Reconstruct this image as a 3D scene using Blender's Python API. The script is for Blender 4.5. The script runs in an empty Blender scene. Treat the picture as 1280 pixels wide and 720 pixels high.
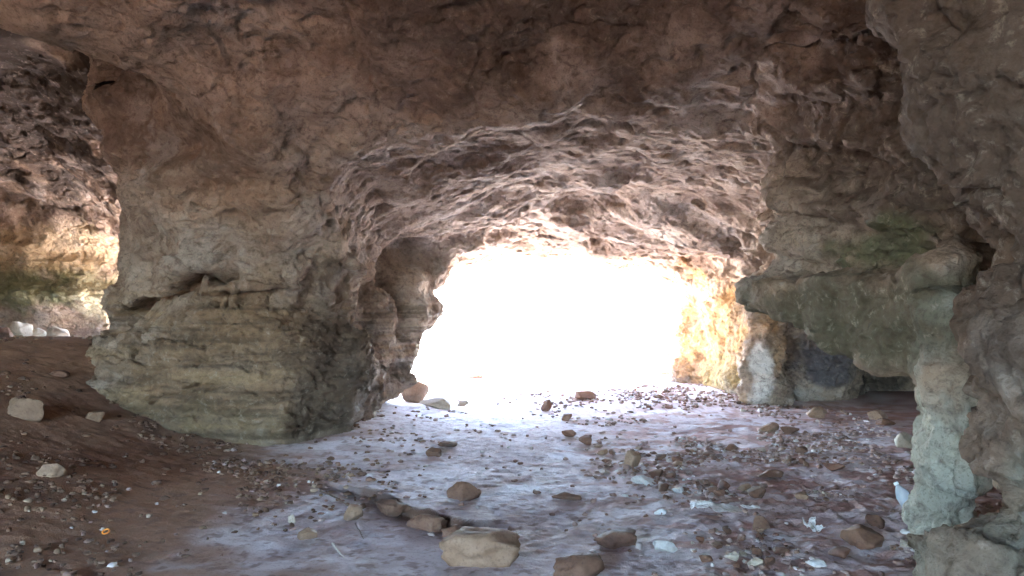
import bpy, bmesh, math, random, time
import numpy as np
from mathutils import Vector, Matrix

T0 = time.time()
rng = np.random.default_rng(7)
random.seed(7)
S = bpy.context.scene
COL = S.collection
F = 914.0            # focal length of the photograph in its own pixels (70 degrees across 1280)
HOR = 385.0          # row of the horizon
EYE = 1.6

# ------------------------------------------------------------------ noise
def _hash(ix, iy, iz, seed):
    h = (ix.astype(np.int64) * 374761393 + iy.astype(np.int64) * 668265263 + iz.astype(np.int64) * 2147483647 + seed * 974711) & 0xFFFFFFFF
    h = ((h ^ (h >> 13)) * 1274126177) & 0xFFFFFFFF
    h = ((h ^ (h >> 16)) * 2246822519) & 0xFFFFFFFF
    return ((h ^ (h >> 15)) & 0xFFFF).astype(np.float32) / 32767.5 - 1.0

def vnoise(p, seed=0):
    """smooth value noise at points p (N,3), about -1..1"""
    i = np.floor(p).astype(np.int64)
    f = (p - i).astype(np.float32)
    u = f * f * f * (f * (f * 6 - 15) + 10)
    r = 0
    for dx in (0, 1):
        wx = u[:, 0] if dx else 1 - u[:, 0]
        for dy in (0, 1):
            wy = u[:, 1] if dy else 1 - u[:, 1]
            for dz in (0, 1):
                wz = u[:, 2] if dz else 1 - u[:, 2]
                r = r + wx * wy * wz * _hash(i[:, 0] + dx, i[:, 1] + dy, i[:, 2] + dz, seed)
    return r

_R = np.array([[0.36, 0.48, -0.80], [-0.80, 0.60, 0.0], [0.48, 0.64, 0.60]])
def fbm(p, octv=4, seed=0, gain=0.5, ridge=False):
    r, a, q = 0, 1.0, p
    for k in range(octv):
        n = vnoise(q, seed + k * 17)
        r = r + a * ((1 - 2.2 * np.abs(n)) if ridge else n)
        a *= gain
        q = (q @ _R.T) * 2.03 + 11.7
    return r

def smooth(a, b, x):
    t = np.clip((x - a) / (b - a), 0, 1)
    return t * t * (3 - 2 * t)

def rbf(pts, lam=0.0):
    P = np.array(pts, float)
    xy, z = P[:, :2], P[:, 2]
    n = len(P)
    A = np.zeros((n + 1, n + 1))
    A[:n, :n] = -np.linalg.norm(xy[:, None] - xy[None], axis=2) + np.eye(n) * -lam * 0
    A[:n, n] = 1; A[n, :n] = 1
    w = np.linalg.solve(A, np.append(z, 0))
    def f(x, y):
        x = np.asarray(x, float); y = np.asarray(y, float)
        r = np.full(x.shape, w[n])
        for i in range(n):
            r = r - w[i] * np.sqrt((x - xy[i, 0]) ** 2 + (y - xy[i, 1]) ** 2 + 0.04)
        return r
    return f

def mixc(col, c, f):
    return col + (np.array(c) - col) * f[:, None]
def grad(x, stops):
    p = [a for a, _ in stops]; c = np.array([b for _, b in stops])
    return np.stack([np.interp(x, p, c[:, i]) for i in range(3)], 1)

def polysdf(pts, X, Y):
    """signed distance to a polygon in plan, negative inside"""
    d = np.full(X.shape, 1e9); s = np.ones(X.shape)
    n = len(pts)
    for i in range(n):
        ax, ay = pts[i]; bx, by = pts[(i + 1) % n]
        ex, ey = bx - ax, by - ay
        wx, wy = X - ax, Y - ay
        t = np.clip((wx * ex + wy * ey) / (ex * ex + ey * ey), 0, 1)
        d = np.minimum(d, (wx - ex * t) ** 2 + (wy - ey * t) ** 2)
        c1 = Y >= ay; c2 = Y < by; c3 = ex * wy > ey * wx
        flip = (c1 & c2 & c3) | (~c1 & ~c2 & ~c3)
        s = np.where(flip, -s, s)
    return s * np.sqrt(d)

def worley(p, seed):
    """nearest cell: vector to its point, a random direction and value of the cell, and F2-F1"""
    i = np.floor(p).astype(np.int64)
    n = len(p)
    b1 = np.full(n, 9.0); b2 = np.full(n, 9.0)
    vec = np.zeros((n, 3)); rd = np.zeros((n, 4), np.float32)
    for dx in (-1, 0, 1):
        for dy in (-1, 0, 1):
            for dz in (-1, 0, 1):
                jx, jy, jz = i[:, 0] + dx, i[:, 1] + dy, i[:, 2] + dz
                c = np.stack([jx + .5 + .45 * _hash(jx, jy, jz, seed), jy + .5 + .45 * _hash(jx, jy, jz, seed + 1), jz + .5 + .45 * _hash(jx, jy, jz, seed + 2)], 1)
                w = p - c
                dd = np.sqrt((w * w).sum(1))
                m = dd < b1
                b2 = np.where(m, b1, np.minimum(b2, dd))
                b1 = np.where(m, dd, b1)
                vec[m] = w[m]
                k = np.nonzero(m)[0]
                for q_ in range(4):
                    rd[k, q_] = _hash(jx[k], jy[k], jz[k], seed + 10 + q_)
    return vec, rd, b2 - b1

# ------------------------------------------------------------------ ground
gpts = [(0, 4, 0), (0, 8, 0), (0, 12, 0), (0, 16, 0), (2, 6, 0), (3, 9, 0), (2, 3, -.05), (6, 10, 0.05), (4, 14, 0), (0, 0, 0), (0, -6, 0), (8, 0, 0), (8, 8, 0),
        (-2.2, 4.6, 0.0), (-1.6, 7, 0.0), (-3.3, 4.4, 0.1), (-4, 6, .28), (-4.9, 7.5, .60), (-3.4, 7.7, .06), (-4.7, 9, .55), (-5.5, 9.4, .98), (-6, 10.3, 1.2), (-7.7, 11, 1.1),
        (-9.5, 14, .95), (-12, 16, .95), (-4.6, 3.5, .25), (-7, 6, .85), (-8, 2, .5), (-10, 8, 1.1), (-4, -4, .1), (-14, 12, 1.0), (-6.5, 13, .9),
        (-1.4, 9, 0.02), (-1.8, 12.5, 0.03), (-3.5, 15, .1), (-6, 17, .3), (-9, 22, .3), (-4, 24, 0), (4, 22, 0), (0, 40, 0), (30, 30, 0), (-30, 40, 0), (-30, 0, 0.3), (30, 0, 0), (0, -30, 0)]
_G = rbf(gpts)
SCARP = [[(-1.75, 6.75), (-1.3, 6.45), (-.8, 5.85), (-.52, 5.62), (-.28, 5.5), (-.05, 5.6)]]
def ground_base(x, y):
    x = np.asarray(x, float); y = np.asarray(y, float)
    return _G(x, y)
def ground(x, y, colour=False):
    x = np.asarray(x, float); y = np.asarray(y, float)
    sh = x.shape
    x = x.ravel(); y = y.ravel()
    p = np.stack([x, y, np.zeros_like(x)], 1)
    fade = smooth(60, 25, np.hypot(x, y))
    z = _G(x, y)
    z = z + fade * (0.03 * fbm(p / 1.8, 2, 3) + 0.007 * fbm(p / 0.26, 3, 21, .6) - .012 * smooth(.35, .75, vnoise(p / .13, 26)) * smooth(-.2, .5, vnoise(p / .9, 29)) + .005 * fbm(p / .06, 2, 28))
    # worn crust: little plates with edges
    q = fbm(p / np.array([0.9, 0.6, 1]), 3, 40) * 2.2 + 0.25 * fbm(p / 0.12, 2, 47)
    t = q - np.floor(q)
    z = z + fade * 0.004 * (np.floor(q) + smooth(0.40, 0.47, t) - .6 * q)
    soil = .22 * np.exp(-((t - .43) / .06) ** 2)
    # scarps where the crust has broken off towards the viewer
    wob = 0.17 * fbm(p / 0.36, 2, 60, .35)
    for k, pl in enumerate(SCARP):
        best = np.full(x.shape, 1e9); sd = np.zeros_like(x); tt = np.zeros_like(x)
        n = len(pl) - 1
        for i in range(n):
            ax, ay = pl[i]; bx, by = pl[i + 1]
            ex, ey = bx - ax, by - ay; L2 = ex * ex + ey * ey
            u = np.clip(((x - ax) * ex + (y - ay) * ey) / L2, 0, 1)
            dx, dy = x - ax - u * ex, y - ay - u * ey
            d = np.hypot(dx, dy)
            m = d < best
            best = np.where(m, d, best)
            sd = np.where(m, d * np.sign(ex * (y - ay) - ey * (x - ax)), sd)
            tt = np.where(m, (i + u) / n, tt)
        ends = np.sin(np.pi * np.clip(tt, 0.0, 1.0)) ** 0.5
        h = 0.075 * ends
        s = sd + wob * 0.5
        up = h * 0.55 * smooth(0.9, 0.0, s) * smooth(-0.035, 0.012, s)
        dn = -h * 0.45 * smooth(-0.55, -0.02, s) * (1 - smooth(-0.035, 0.012, s))
        reach = smooth(0.8, 0.2, best)
        z = z + (up + dn) * reach
        soil = np.maximum(soil, 1.1 * ends * reach * smooth(.03, .0, s) * smooth(-.30 + .2 * wob / .07 * .5, -.03, s))
    # rubble strip by the right-hand rocks
    rub = smooth(0.6, 2.2, x) * smooth(9.5, 6.5, y) * smooth(2.0, 4.2, y)
    z = z + rub * (0.035 * fbm(p / 0.16, 3, 80, ridge=True) * 0.5)
    bank = smooth(-1.6, -3.0, x) * smooth(12, 9, y)
    z = z + bank * 0.012 * fbm(p / np.array([0.25, 0.16, 1]), 3, 90)
    if colour:
        n1 = fbm(p / np.array([1.1, .7, 1]), 4, 801, .6); n2 = fbm(p / np.array([.30, .20, 1]), 4, 811, .6); n3 = fbm(p / .08, 3, 821, .6)
        dust = grad(n1, [(-.6, (.50, .42, .42)), (0, (.62, .555, .575)), (.6, (.69, .655, .68))])
        dust = mixc(dust, (.33, .21, .17), .55 * smooth(.0, .8, n2 + .4 * n1))
        # reddish earth between the stones of the gravel, and towards the ochre wall
        red = smooth(.3, 1.6, x + .25 * n1) * smooth(13.5, 9, y) + .5 * smooth(8, 11, y) * smooth(-.5, 2, x) * smooth(17, 14, y)
        dust = mixc(dust, (.36, .21, .175), np.clip(red, 0, 1) * (.30 + .6 * smooth(-.2, .5, n2)))
        b = smooth(-1.1, -2.4, x + .22 * (y - 5.5) + .5 * n1) * smooth(15.0, 13.5, y)  # brown bank earth, stretched over the floor to carry the pillar's shadow
        dust = mixc(dust, (.285, .150, .080), .95 * b)
        dust = mixc(dust, (.22, .13, .08), .5 * b * smooth(.2, .9, n2))
        fan = np.exp(-(((x + 4.1) / .7) ** 2 + ((y - 8.3) / .6) ** 2))
        dust = mixc(dust, (.27, .17, .12), .75 * np.clip(fan * (1 + .5 * n2), 0, 1))
        dust = mixc(dust, (.56, .55, .60), smooth(14.4, 15.2, y) * smooth(-7, -9, x) * .9)  # pale strip painted for the sky-lit floor of the side chamber
        dust = mixc(dust, (.50, .42, .33), smooth(17, 21, y))
        dust = mixc(dust, (.10, .055, .036), np.clip(soil, 0, 1) * fade * (1 - .7 * b))
        dust = mixc(dust, (.16, .09, .065), .6 * smooth(.45, .9, n3) * fade)
        return z.reshape(sh), np.clip(dust, .01, .9)
    return z.reshape(sh)

def gz(x, y):
    return float(ground(np.array([x]), np.array([y]))[0])

def at(px, py, Y):
    """point at depth Y behind the photograph's pixel"""
    return Vector(((px - 640) / F * Y, Y, EYE + (HOR - py) / F * Y))

def foot(px, py):
    """where the sight line through a pixel meets the ground"""
    Ys = np.linspace(3.5, 45, 4000)
    x = (px - 640) / F * Ys; z = EYE + (HOR - py) / F * Ys
    d = z - ground_base(x, Ys)
    k = np.argmax(d < 0)
    Y = Ys[k] if d.min() < 0 else 40.0
    return (px - 640) / F * Y, Y

# ------------------------------------------------------------------ rock: a solid in 3-D, meshed by surface nets
HS = 0.085
x0, x1, y0, y1, z0, z1 = -17.2, 11.2, -6.2, 20.0, -1.3, 6.6
gx = np.arange(x0, x1, HS); gy = np.arange(y0, y1, HS); gzv = np.arange(z0, z1, HS)
NX, NY, NZ = len(gx), len(gy), len(gzv)
X2, Y2 = np.meshgrid(gx, gy, indexing='ij')
Z1 = gzv[None, None, :].astype(np.float32)

def grid_noise(sx, sy, sz, seed):
    r = np.random.default_rng(seed)
    def W(c, s):
        u = (c - c[0]) / s + r.random()
        L = int(u[-1]) + 5
        i = np.floor(u).astype(int); f = u - i
        w = np.zeros((len(c), L), np.float32)
        k = np.arange(len(c))
        w[k, i] = (1 - f) ** 3 / 6
        w[k, i + 1] = (3 * f ** 3 - 6 * f ** 2 + 4) / 6
        w[k, i + 2] = (-3 * f ** 3 + 3 * f ** 2 + 3 * f + 1) / 6
        w[k, i + 3] = f ** 3 / 6
        return w
    wx, wy, wz = W(gx, sx), W(gy, sy), W(gzv, sz)
    lat = r.normal(size=(wx.shape[1], wy.shape[1], wz.shape[1])).astype(np.float32)
    a = np.tensordot(wx, lat, (1, 0))
    a = np.einsum('yl,xlz->xyz', wy, a, optimize=True)
    a = np.tensordot(a, wz.T, (2, 0))
    return (a / 0.30).clip(-2.4, 2.4).astype(np.float32)

def smin(a, b, k):
    h = np.maximum(k - np.abs(a - b), 0) / k
    return np.minimum(a, b) - h * h * k * 0.25

# --- plan outlines and heights
ROOF = [(-17, -5.5), (10.8, -5.5), (10.8, 17.5), (4.4, 17.0), (3.4, 16.6), (2.0, 16.1), (0.4, 15.7), (-1.2, 14.9), (-2.5, 14.2), (-5, 14.6), (-7.5, 16.6), (-9, 19.6), (-17, 19.6)]  # unseen opening left behind the viewer, added to let sky light in
cpts = [(0, -5, 3.9), (-5, -5.3, 3.8), (-8, -5, 3.6), (0, 0, 4.3), (-3, 0, 4.2), (2, 1, 4.0), (0, 3, 4.5), (-3, 3.5, 4.3), (3.5, 3, 4.0), (0.3, 5.4, 4.55), (1.6, 5.6, 4.4), (-1.5, 5.4, 4.25), (-3, 5.5, 4.1), (0, 6.4, 4.1),
        (-1.7, 6.6, 4.0), (-3.6, 6.3, 4.0), (-4.45, 6.6, 4.2), (-4.4, 7.6, 4.35), (-4.3, 8.4, 4.7), (-5.4, 8, 5.2), (-5.6, 6.6, 5.0), (-6.3, 10, 5.5), (-8, 11, 5.5), (-9, 13, 5.2), (-9, 15, 4.3), (-12, 13, 5), (-6.5, 5, 5.0), (-7, 0, 4.4), (-7.3, 15.8, 2.4), (-6.2, 15.2, 2.4), (-8.4, 17.0, 2.5),  # low unseen rim behind the pillar is shaped to keep bounce light out
        (-1.9, 9.4, 3.02), (-1.5, 10.2, 2.92), (-1.5, 11.2, 2.70), (-.8, 11.2, 2.98), (-1.1, 12.6, 2.62), (-.3, 12.6, 2.92), (-2.2, 8.4, 3.25), (-1.55, 7.5, 3.28), (-.6, 7.35, 3.42), (0.4, 7.2, 3.50), (1.2, 7.1, 3.58), (2.3, 7.0, 3.62), (3.0, 6.5, 3.75), (-.4, 8.2, 3.48), (.6, 8.1, 3.56), (1.6, 8, 3.62), (0.2, 6.85, 3.75), (1.4, 6.75, 3.85),
        (0, 9.3, 3.46), (1.5, 9.3, 3.52), (0, 11, 3.34), (1.9, 11, 3.34), (0, 13, 3.10), (2, 13, 3.05), (-1.03, 13.5, 2.55), (0, 14.5, 2.72), (1.2, 15.5, 2.72), (2.6, 15.2, 2.5), (3.4, 15.3, 2.25),
        (2.9, 9, 3.3), (3.2, 12, 2.7), (4, 8, 3.4), (7, 8, 2.6), (7, 14, 2.6), (-2.5, 14.5, 2.6), (-5, 14.2, 2.1), (-4, 13.8, 2.3)]
H = rbf(cpts)(X2, Y2).astype(np.float32)
PILL = [(-5.35, 9.6), (-4.7, 8.9), (-3.7, 8.25), (-2.6, 8.2), (-2.3, 8.45), (-2.0, 9.0), (-2.0, 9.8), (-2.12, 11), (-2.15, 12.2), (-2.25, 12.9), (-3, 13.3), (-5.3, 12.4), (-5.7, 11)]
CURT = [(3.16, 5.15), (3.05, 4.95), (2.97, 5.8), (2.88, 6.6), (2.75, 7.4), (3.1, 7.9), (3.5, 8.6), (3.5, 10.2), (3.75, 11.2), (9, 11.4), (9, 6.0), (4, 5.9)]
SLAB = [(2.32, 7.25), (2.50, 6.4), (2.62, 5.7), (2.72, 4.92), (2.78, 4.76), (2.92, 4.80), (3.12, 5.0), (3.6, 5.6), (4.5, 6.5), (3.6, 7.4), (2.8, 7.6)]
WALL = [(3.75, 16.9), (3.62, 15.9), (3.95, 15.2), (3.85, 14.4), (4.05, 13.3), (3.95, 12.75), (3.9, 12.3), (4.25, 12.05), (4.6, 12.2), (4.75, 12.7), (5.7, 12.5), (6.2, 12.9), (6.6, 13.8), (8, 13.6), (8.2, 10), (8.2, 4.6), (10.8, 4.6), (10.8, 17.3), (4.5, 17.3)]
NEAR = [(2.0, 3.0), (2.05, 3.25), (2.33, 3.42), (3.3, 3.58), (4.6, 4.3), (9, 5.2), (10.8, 5.2), (10.8, -5.4), (-2.0, -5.4), (-1.4, -4.6), (2.4, -4.4), (2.8, -2), (2.5, 1), (2.35, 2.2)]  # tail forms an unseen rear wall, added to cut light from behind
PALE = [(2.60, 4.56), (2.66, 4.43), (2.84, 4.45), (2.94, 4.7), (3.0, 5.0), (2.78, 4.96)]
LBACK = [(-17, 16.2), (-12, 16.6), (-9.3, 16.8), (-8.2, 17.6), (-7.6, 19.6), (-17, 19.6)]
LSIDE = [(-17, -5.4), (-8, -5.4), (-8.5, 3), (-9.5, 8), (-13.2, 11), (-15, 16), (-17, 17)]
P2 = {k: polysdf(v, X2, Y2).astype(np.float32)[:, :, None] for k, v in dict(ROOF=ROOF, PILL=PILL, CURT=CURT, SLAB=SLAB, WALL=WALL, NEAR=NEAR, PALE=PALE, LBACK=LBACK, LSIDE=LSIDE).items()}

def prof(zs, vs):
    return np.interp(gzv, zs, vs).astype(np.float32)[None, None, :]

d_ceil = np.maximum(H[:, :, None] - Z1, P2['ROOF'])
# left pillar: bulging foot, waist at the fissure, spreading into the roof
d_pill = P2['PILL'] + prof([-1, 0.05, .25, .9, 1.25, 1.5, 2.2, 3.0, 4, 6], [.28, .16, -.04, -.12, .02, .06, .0, -.06, -.15, -.2])
nose = np.sqrt(((X2[:, :, None] + 1.86) / 1.08) ** 2 + ((Y2[:, :, None] - 12.2) / 1.2) ** 2 + ((Z1 - 1.80) / .78) ** 2)
d_nose = ((nose - 1) * .6).astype(np.float32)
ledge = np.interp(Y2, [4.5, 5.6, 6.1, 6.6, 7.3], [1.13, 1.17, 1.27, 1.46, 1.62]).astype(np.float32)[:, :, None]
under = ledge + np.clip((X2[:, :, None] - 3.0) * .25, 0, .7).astype(np.float32)
bed = (Z1 - .30 * (Y2[:, :, None] - 6).astype(np.float32)) / .46 + .22 * grid_noise(1.2, 1.2, .6, 31)
bed = bed - np.floor(bed)
saw = -.34 * (1 - bed) * np.clip(bed / .10, 0, 1) + .12
d_curt = np.maximum(P2['CURT'] + saw.astype(np.float32) + prof([1, 2.0, 2.3, 2.9, 3.3, 3.8, 5], [0, .05, .08, .0, -.02, -.30, -.6]), under + .1 - Z1)
slab_top = np.interp(Y2, [4.5, 6.0, 7.3], [1.88, 1.86, 1.80]).astype(np.float32)[:, :, None]
tilt = ((Z1 - ledge) * -.16 + .06).astype(np.float32)
d_slab = np.maximum(np.maximum(P2['SLAB'] + tilt, under - Z1), Z1 - slab_top)
d_wall = P2['WALL'] + prof([-1, 0, .8, 1.8, 2.6, 5], [-.02, 0, .0, .02, -.2, -.5])
d_near = P2['NEAR'] + prof([-1, 0, .55, .85, 1.1, 1.35, 2.0, 2.4, 3.0, 4], [-.24, -.23, -.20, -.16, -.10, -.07, -.07, -.10, -.12, -.26])
d_pale = P2['PALE'] + prof([-1, 0, .6, 1.1, 1.4, 3], [.05, .05, .02, -.02, -.05, -.06])
d_pale = np.maximum(d_pale, Z1 - 1.7)
d_lback = P2['LBACK'] + prof([-1, .95, 1.25, 1.7, 1.9, 2.2, 3.5, 6], [.45, .45, .35, -.05, -.22, .05, -.1, -.6])
d_lside = P2['LSIDE'] + prof([-1, 1, 3, 4.5], [0, 0, -.1, -.6])
prims = [d_ceil, d_pill, d_nose, d_curt, d_slab, d_wall, d_near, d_pale, d_lback, d_lside]
PN = ['ceil', 'pill', 'nose', 'curt', 'slab', 'wall', 'near', 'pale', 'lback', 'lside']
LAB = np.argmin(np.stack([np.broadcast_to(p, (NX, NY, NZ)) for p in prims]), axis=0).astype(np.int8)
d = d_ceil
for p, k in ((d_lback, .7), (d_lside, 1.2), (d_wall, .5), (d_curt, .3), (d_near, .12), (d_pale, .08)):
    d = smin(d, p, k)
d = smin(d, d_pill, np.interp(X2, [-4.6, -3.6, -2.6, -1.7], [.2, 1.0, 1.5, .45]).astype(np.float32)[:, :, None])
d = smin(d, d_nose, .6)
d = smin(d, d_slab, .07)
# rock texture at the scale of the voxels: lumps, joints and bedding
quiet = 1 - .75 * np.exp(-(((X2 - 2.8) / 1.0) ** 2 + ((Y2 - 5.4) / 2.6) ** 2)).astype(np.float32)[:, :, None] * np.exp(-((gzv - 1.1) / 1.0) ** 4).astype(np.float32)[None, None]
d = d + quiet * .085 * grid_noise(1.1, 1.1, .8, 1) + quiet * .045 * grid_noise(.42, .42, .3, 2)
wallness = smooth(0.1, 0.8, (H[:, :, None] - Z1)).astype(np.float32)
d = d + quiet * wallness * (.035 * grid_noise(1.8, 1.8, .22, 3) + .028 * grid_noise(.9, .9, .12, 4))
d = d + .03 * grid_noise(.22, .22, .2, 5)
# diagonal fissures on the left pillar's face
# joints in the curtain above the slab
def lump(c, r, a):
    return (a * np.exp(-(((X2[:, :, None] - c[0]) / r[0]) ** 2 + ((Y2[:, :, None] - c[1]) / r[1]) ** 2 + ((Z1 - c[2]) / r[2]) ** 2))).astype(np.float32)
for c, r, a in [((2.7, 7.3, 2.9), (.2, .25, .8), -.22), ((2.95, 6.2, 2.9), (.25, .3, .4), .2), ((3.1, 5.6, 2.5), (.25, .35, .3), -.2), ((3.1, 5.3, 3.2), (.3, .3, .4), .25),
                ((2.1, 3.2, 1.9), (.2, .3, .16), .14), ((2.1, 3.2, .98), (.2, .3, .10), -.10), ((2.0, 3.2, .78), (.15, .2, .07), .10), ((2.05, 3.1, .4), (.3, .4, .25), -.16), ((2.1, 2.85, .15), (.2, .2, .15), .2)]:
    d = d + lump(c, r, a)
TOP = 6.0 + 0.25 * np.sin(X2 * .5) * np.cos(Y2 * .6)
d = np.maximum(d, Z1 - TOP.astype(np.float32)[:, :, None])
d = np.maximum(d, np.maximum(P2['ROOF'] - .35, -1.0 - Z1))
d[0] = d[-1] = 1; d[:, 0] = d[:, -1] = 1; d[:, :, 0] = d[:, :, -1] = 1

def surface_nets(f):
    ins = f < 0
    c = [ins[i:NX - 1 + i, j:NY - 1 + j, k:NZ - 1 + k] for i in (0, 1) for j in (0, 1) for k in (0, 1)]
    anyc = np.logical_or.reduce(c); allc = np.logical_and.reduce(c)
    act = anyc & ~allc
    idx = np.full(act.shape, -1, np.int64)
    I = np.argwhere(act)
    idx[act] = np.arange(len(I))
    acc = np.zeros((len(I), 3)); cnt = np.zeros(len(I))
    corner = [(i, j, k) for i in (0, 1) for j in (0, 1) for k in (0, 1)]
    for a in range(8):
        for b in range(a + 1, 8):
            A, B = np.array(corner[a]), np.array(corner[b])
            if np.abs(A - B).sum() != 1: continue
            fa = f[I[:, 0] + A[0], I[:, 1] + A[1], I[:, 2] + A[2]]
            fb = f[I[:, 0] + B[0], I[:, 1] + B[1], I[:, 2] + B[2]]
            m = (fa < 0) != (fb < 0)
            t = np.where(m, fa / np.where(m, fa - fb, 1), 0)
            acc += np.where(m[:, None], A + t[:, None] * (B - A), 0)
            cnt += m
    V = (I + acc / cnt[:, None]) * HS + np.array([gx[0], gy[0], gzv[0]])
    quads = []
    for ax in range(3):
        sl0 = [slice(1, n - 1) for n in (NX, NY, NZ)]; sl1 = list(sl0)
        sl0[ax] = slice(0, (NX, NY, NZ)[ax] - 1); sl1[ax] = slice(1, (NX, NY, NZ)[ax])
        a, b = ins[tuple(sl0)], ins[tuple(sl1)]
        E = np.argwhere(a != b)
        flip = a[tuple(E.T)]
        off = np.array([1, 1, 1]); off[ax] = 0
        E = E + off
        u, v = [(1, 2), (2, 0), (0, 1)][ax]
        eu = np.zeros(3, int); eu[u] = 1; ev = np.zeros(3, int); ev[v] = 1
        q = np.stack([idx[tuple((E - eu - ev).T)], idx[tuple((E - ev).T)], idx[tuple(E.T)], idx[tuple((E - eu).T)]], 1)
        q[~flip] = q[~flip][:, ::-1]
        quads.append(q)
    return V, np.concatenate(quads), I

V, Q, VI = surface_nets(d)
print('nets', len(V), len(Q), round(time.time() - T0, 1))
lab_v = LAB[VI[:, 0], VI[:, 1], VI[:, 2]]
C = V[Q].mean(1)
lab_f = lab_v[Q[:, 0]].astype(int)
N0 = np.cross(V[Q[:, 2]] - V[Q[:, 0]], V[Q[:, 3]] - V[Q[:, 1]])
N0 /= np.linalg.norm(N0, axis=1)[:, None] + 1e-9

# names of the pieces: 0 ceiling 1 pillar 2 curtain wall above the slab 3 slab 4 recess/ochre wall 5 near rock 6 pale pillar 7 far wall 8 buttress 9 hill shell
pc = np.zeros(len(Q), int)
for n, v in dict(ceil=0, pill=1, nose=1, curt=2, slab=3, wall=4, near=5, pale=6, lback=7, lside=9).items():
    pc[lab_f == PN.index(n)] = v
blob = lambda a, s, sd: a * vnoise(C / s, sd)
pillar_zone = (C[:, 2] < 2.75 + blob(.2, .5, 5)) & (C[:, 0] > -6.6) & (C[:, 0] < -.5) & (C[:, 1] > 7.2) & (C[:, 1] < 14)
pc[(pc == 0) & pillar_zone & (N0[:, 2] > -.75)] = 1
pc[(pc == 1) & ~pillar_zone] = 0
pc[(pc == 4) & (C[:, 1] < 12.95) & (C[:, 0] < 4.85) & (C[:, 2] < 1.6)] = 8
wide_y = np.maximum(C[:, 1], .3)
inview = (np.abs(C[:, 0]) < .74 * wide_y + .35) & (C[:, 2] - EYE < .47 * wide_y + .3) & (C[:, 1] > 1.8) & (C[:, 2] < 5.3)
inview &= ~((C[:, 0] > 3.3) & (C[:, 1] < 4.2)) & ~((C[:, 0] > 8.0)) & (C[:, 1] < 18.2)
inview &= C[:, 2] > ground_base(C[:, 0], C[:, 1]) - .25
inview &= ~((N0[:, 2] > .75) & (C[:, 2] > 3.6))
pc[~inview & np.isin(pc, (0, 9))] = 9
pc[(pc == 9) & inview] = 0
fine = inview
ceil_dim = ~inview

def make_mesh(name, verts, faces, smooth_=True):
    me = bpy.data.meshes.new(name)
    nf = len(faces); k = faces.shape[1]
    me.vertices.add(len(verts)); me.vertices.foreach_set('co', np.ascontiguousarray(verts, np.float32).ravel())
    me.loops.add(nf * k); me.loops.foreach_set('vertex_index', np.ascontiguousarray(faces, np.int32).ravel())
    me.polygons.add(nf)
    me.polygons.foreach_set('loop_start', np.arange(0, nf * k, k, dtype=np.int32))
    me.polygons.foreach_set('loop_total', np.full(nf, k, np.int32))
    if smooth_: me.polygons.foreach_set('use_smooth', np.ones(nf, bool))
    me.update(calc_edges=True)
    return me

def compact(V_, Q_):
    u, inv = np.unique(Q_, return_inverse=True)
    return V_[u], inv.reshape(Q_.shape)

def subsurf(V_, Q_, lab, lev):
    me = make_mesh('work', V_, Q_)
    at_ = me.attributes.new('pc', 'INT', 'FACE'); at_.data.foreach_set('value', lab.astype(np.int32))
    o = bpy.data.objects.new('work', me); COL.objects.link(o)
    m = o.modifiers.new('s', 'SUBSURF'); m.levels = lev; m.render_levels = lev
    dg = bpy.context.evaluated_depsgraph_get()
    me2 = bpy.data.meshes.new_from_object(o.evaluated_get(dg))
    n = len(me2.vertices); Vn = np.empty(n * 3, np.float32); me2.vertices.foreach_get('co', Vn)
    Nn = np.empty(n * 3, np.float32); me2.vertex_normals.foreach_get('vector', Nn)
    nf = len(me2.polygons); Qn = np.empty(nf * 4, np.int32); me2.loops.foreach_get('vertex_index', Qn)
    L = np.empty(nf, np.int32); me2.attributes['pc'].data.foreach_get('value', L)
    bpy.data.objects.remove(o); bpy.data.meshes.remove(me); bpy.data.meshes.remove(me2)
    return Vn.reshape(-1, 3).astype(float), Nn.reshape(-1, 3).astype(float), Qn.reshape(-1, 4), L

Vf, Qf = compact(V, Q[fine])
Vs, Ns, Qs, Ls = subsurf(Vf, Qf, pc[fine], 2)
print('fine', len(Vs), len(Qs), round(time.time() - T0, 1))
# fine relief along the normals
up = Ns[:, 2]
wallw = smooth(-.75, -.2, up)               # 0 on ceilings, 1 on walls
warp = Vs + .07 * np.stack([fbm(Vs / .25, 2, 301), fbm(Vs / .25, 2, 302), fbm(Vs / .25, 2, 303)], 1)
dsp = .022 * fbm(Vs / .30, 4, 100, .6)
def facets(p, size, seed, amp, crack):
    v, r, e = worley(p / np.array(size), seed)
    h = np.clip((v * r[:, :3]).sum(1) * 1.5 + .35 * r[:, 3], -.8, .8)
    return amp * h - crack * np.exp(-(e / .06) ** 2)
# smooth water-worn places stay smoother: the slab, the foot of the pillar
worn = np.exp(-(((Vs[:, 0] + 2.9) / 1.5) ** 2 + ((Vs[:, 1] - 8.4) / 1.2) ** 2 + ((Vs[:, 2] - .4) / .6) ** 2))
worn = np.maximum(worn, 1.0 * np.exp(-(((Vs[:, 0] - 2.8) / .7) ** 4 + ((Vs[:, 1] - 5.9) / 1.7) ** 4 + ((Vs[:, 2] - 1.5) / .48) ** 6)))
worn = np.maximum(worn, .65 * np.exp(-(((Vs[:, 0] + 1.4) / .8) ** 4 + ((Vs[:, 1] - 12.0) / 1.5) ** 4 + ((Vs[:, 2] - 1.6) / 1.0) ** 4)))
worn = np.maximum(worn, .6 * np.exp(-(((Vs[:, 0] - 3.9) / .8) ** 4 + ((Vs[:, 1] - 14.3) / 2.2) ** 4 + ((Vs[:, 2] - .9) / 1.2) ** 4)))
cr = 1 - .85 * worn
calm = .25 + .75 * smooth(-.15, .65, fbm(Vs / 1.3, 3, 640))        # some stretches are smooth, others broken
crc = cr * (.5 + .5 * wallw)
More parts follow.
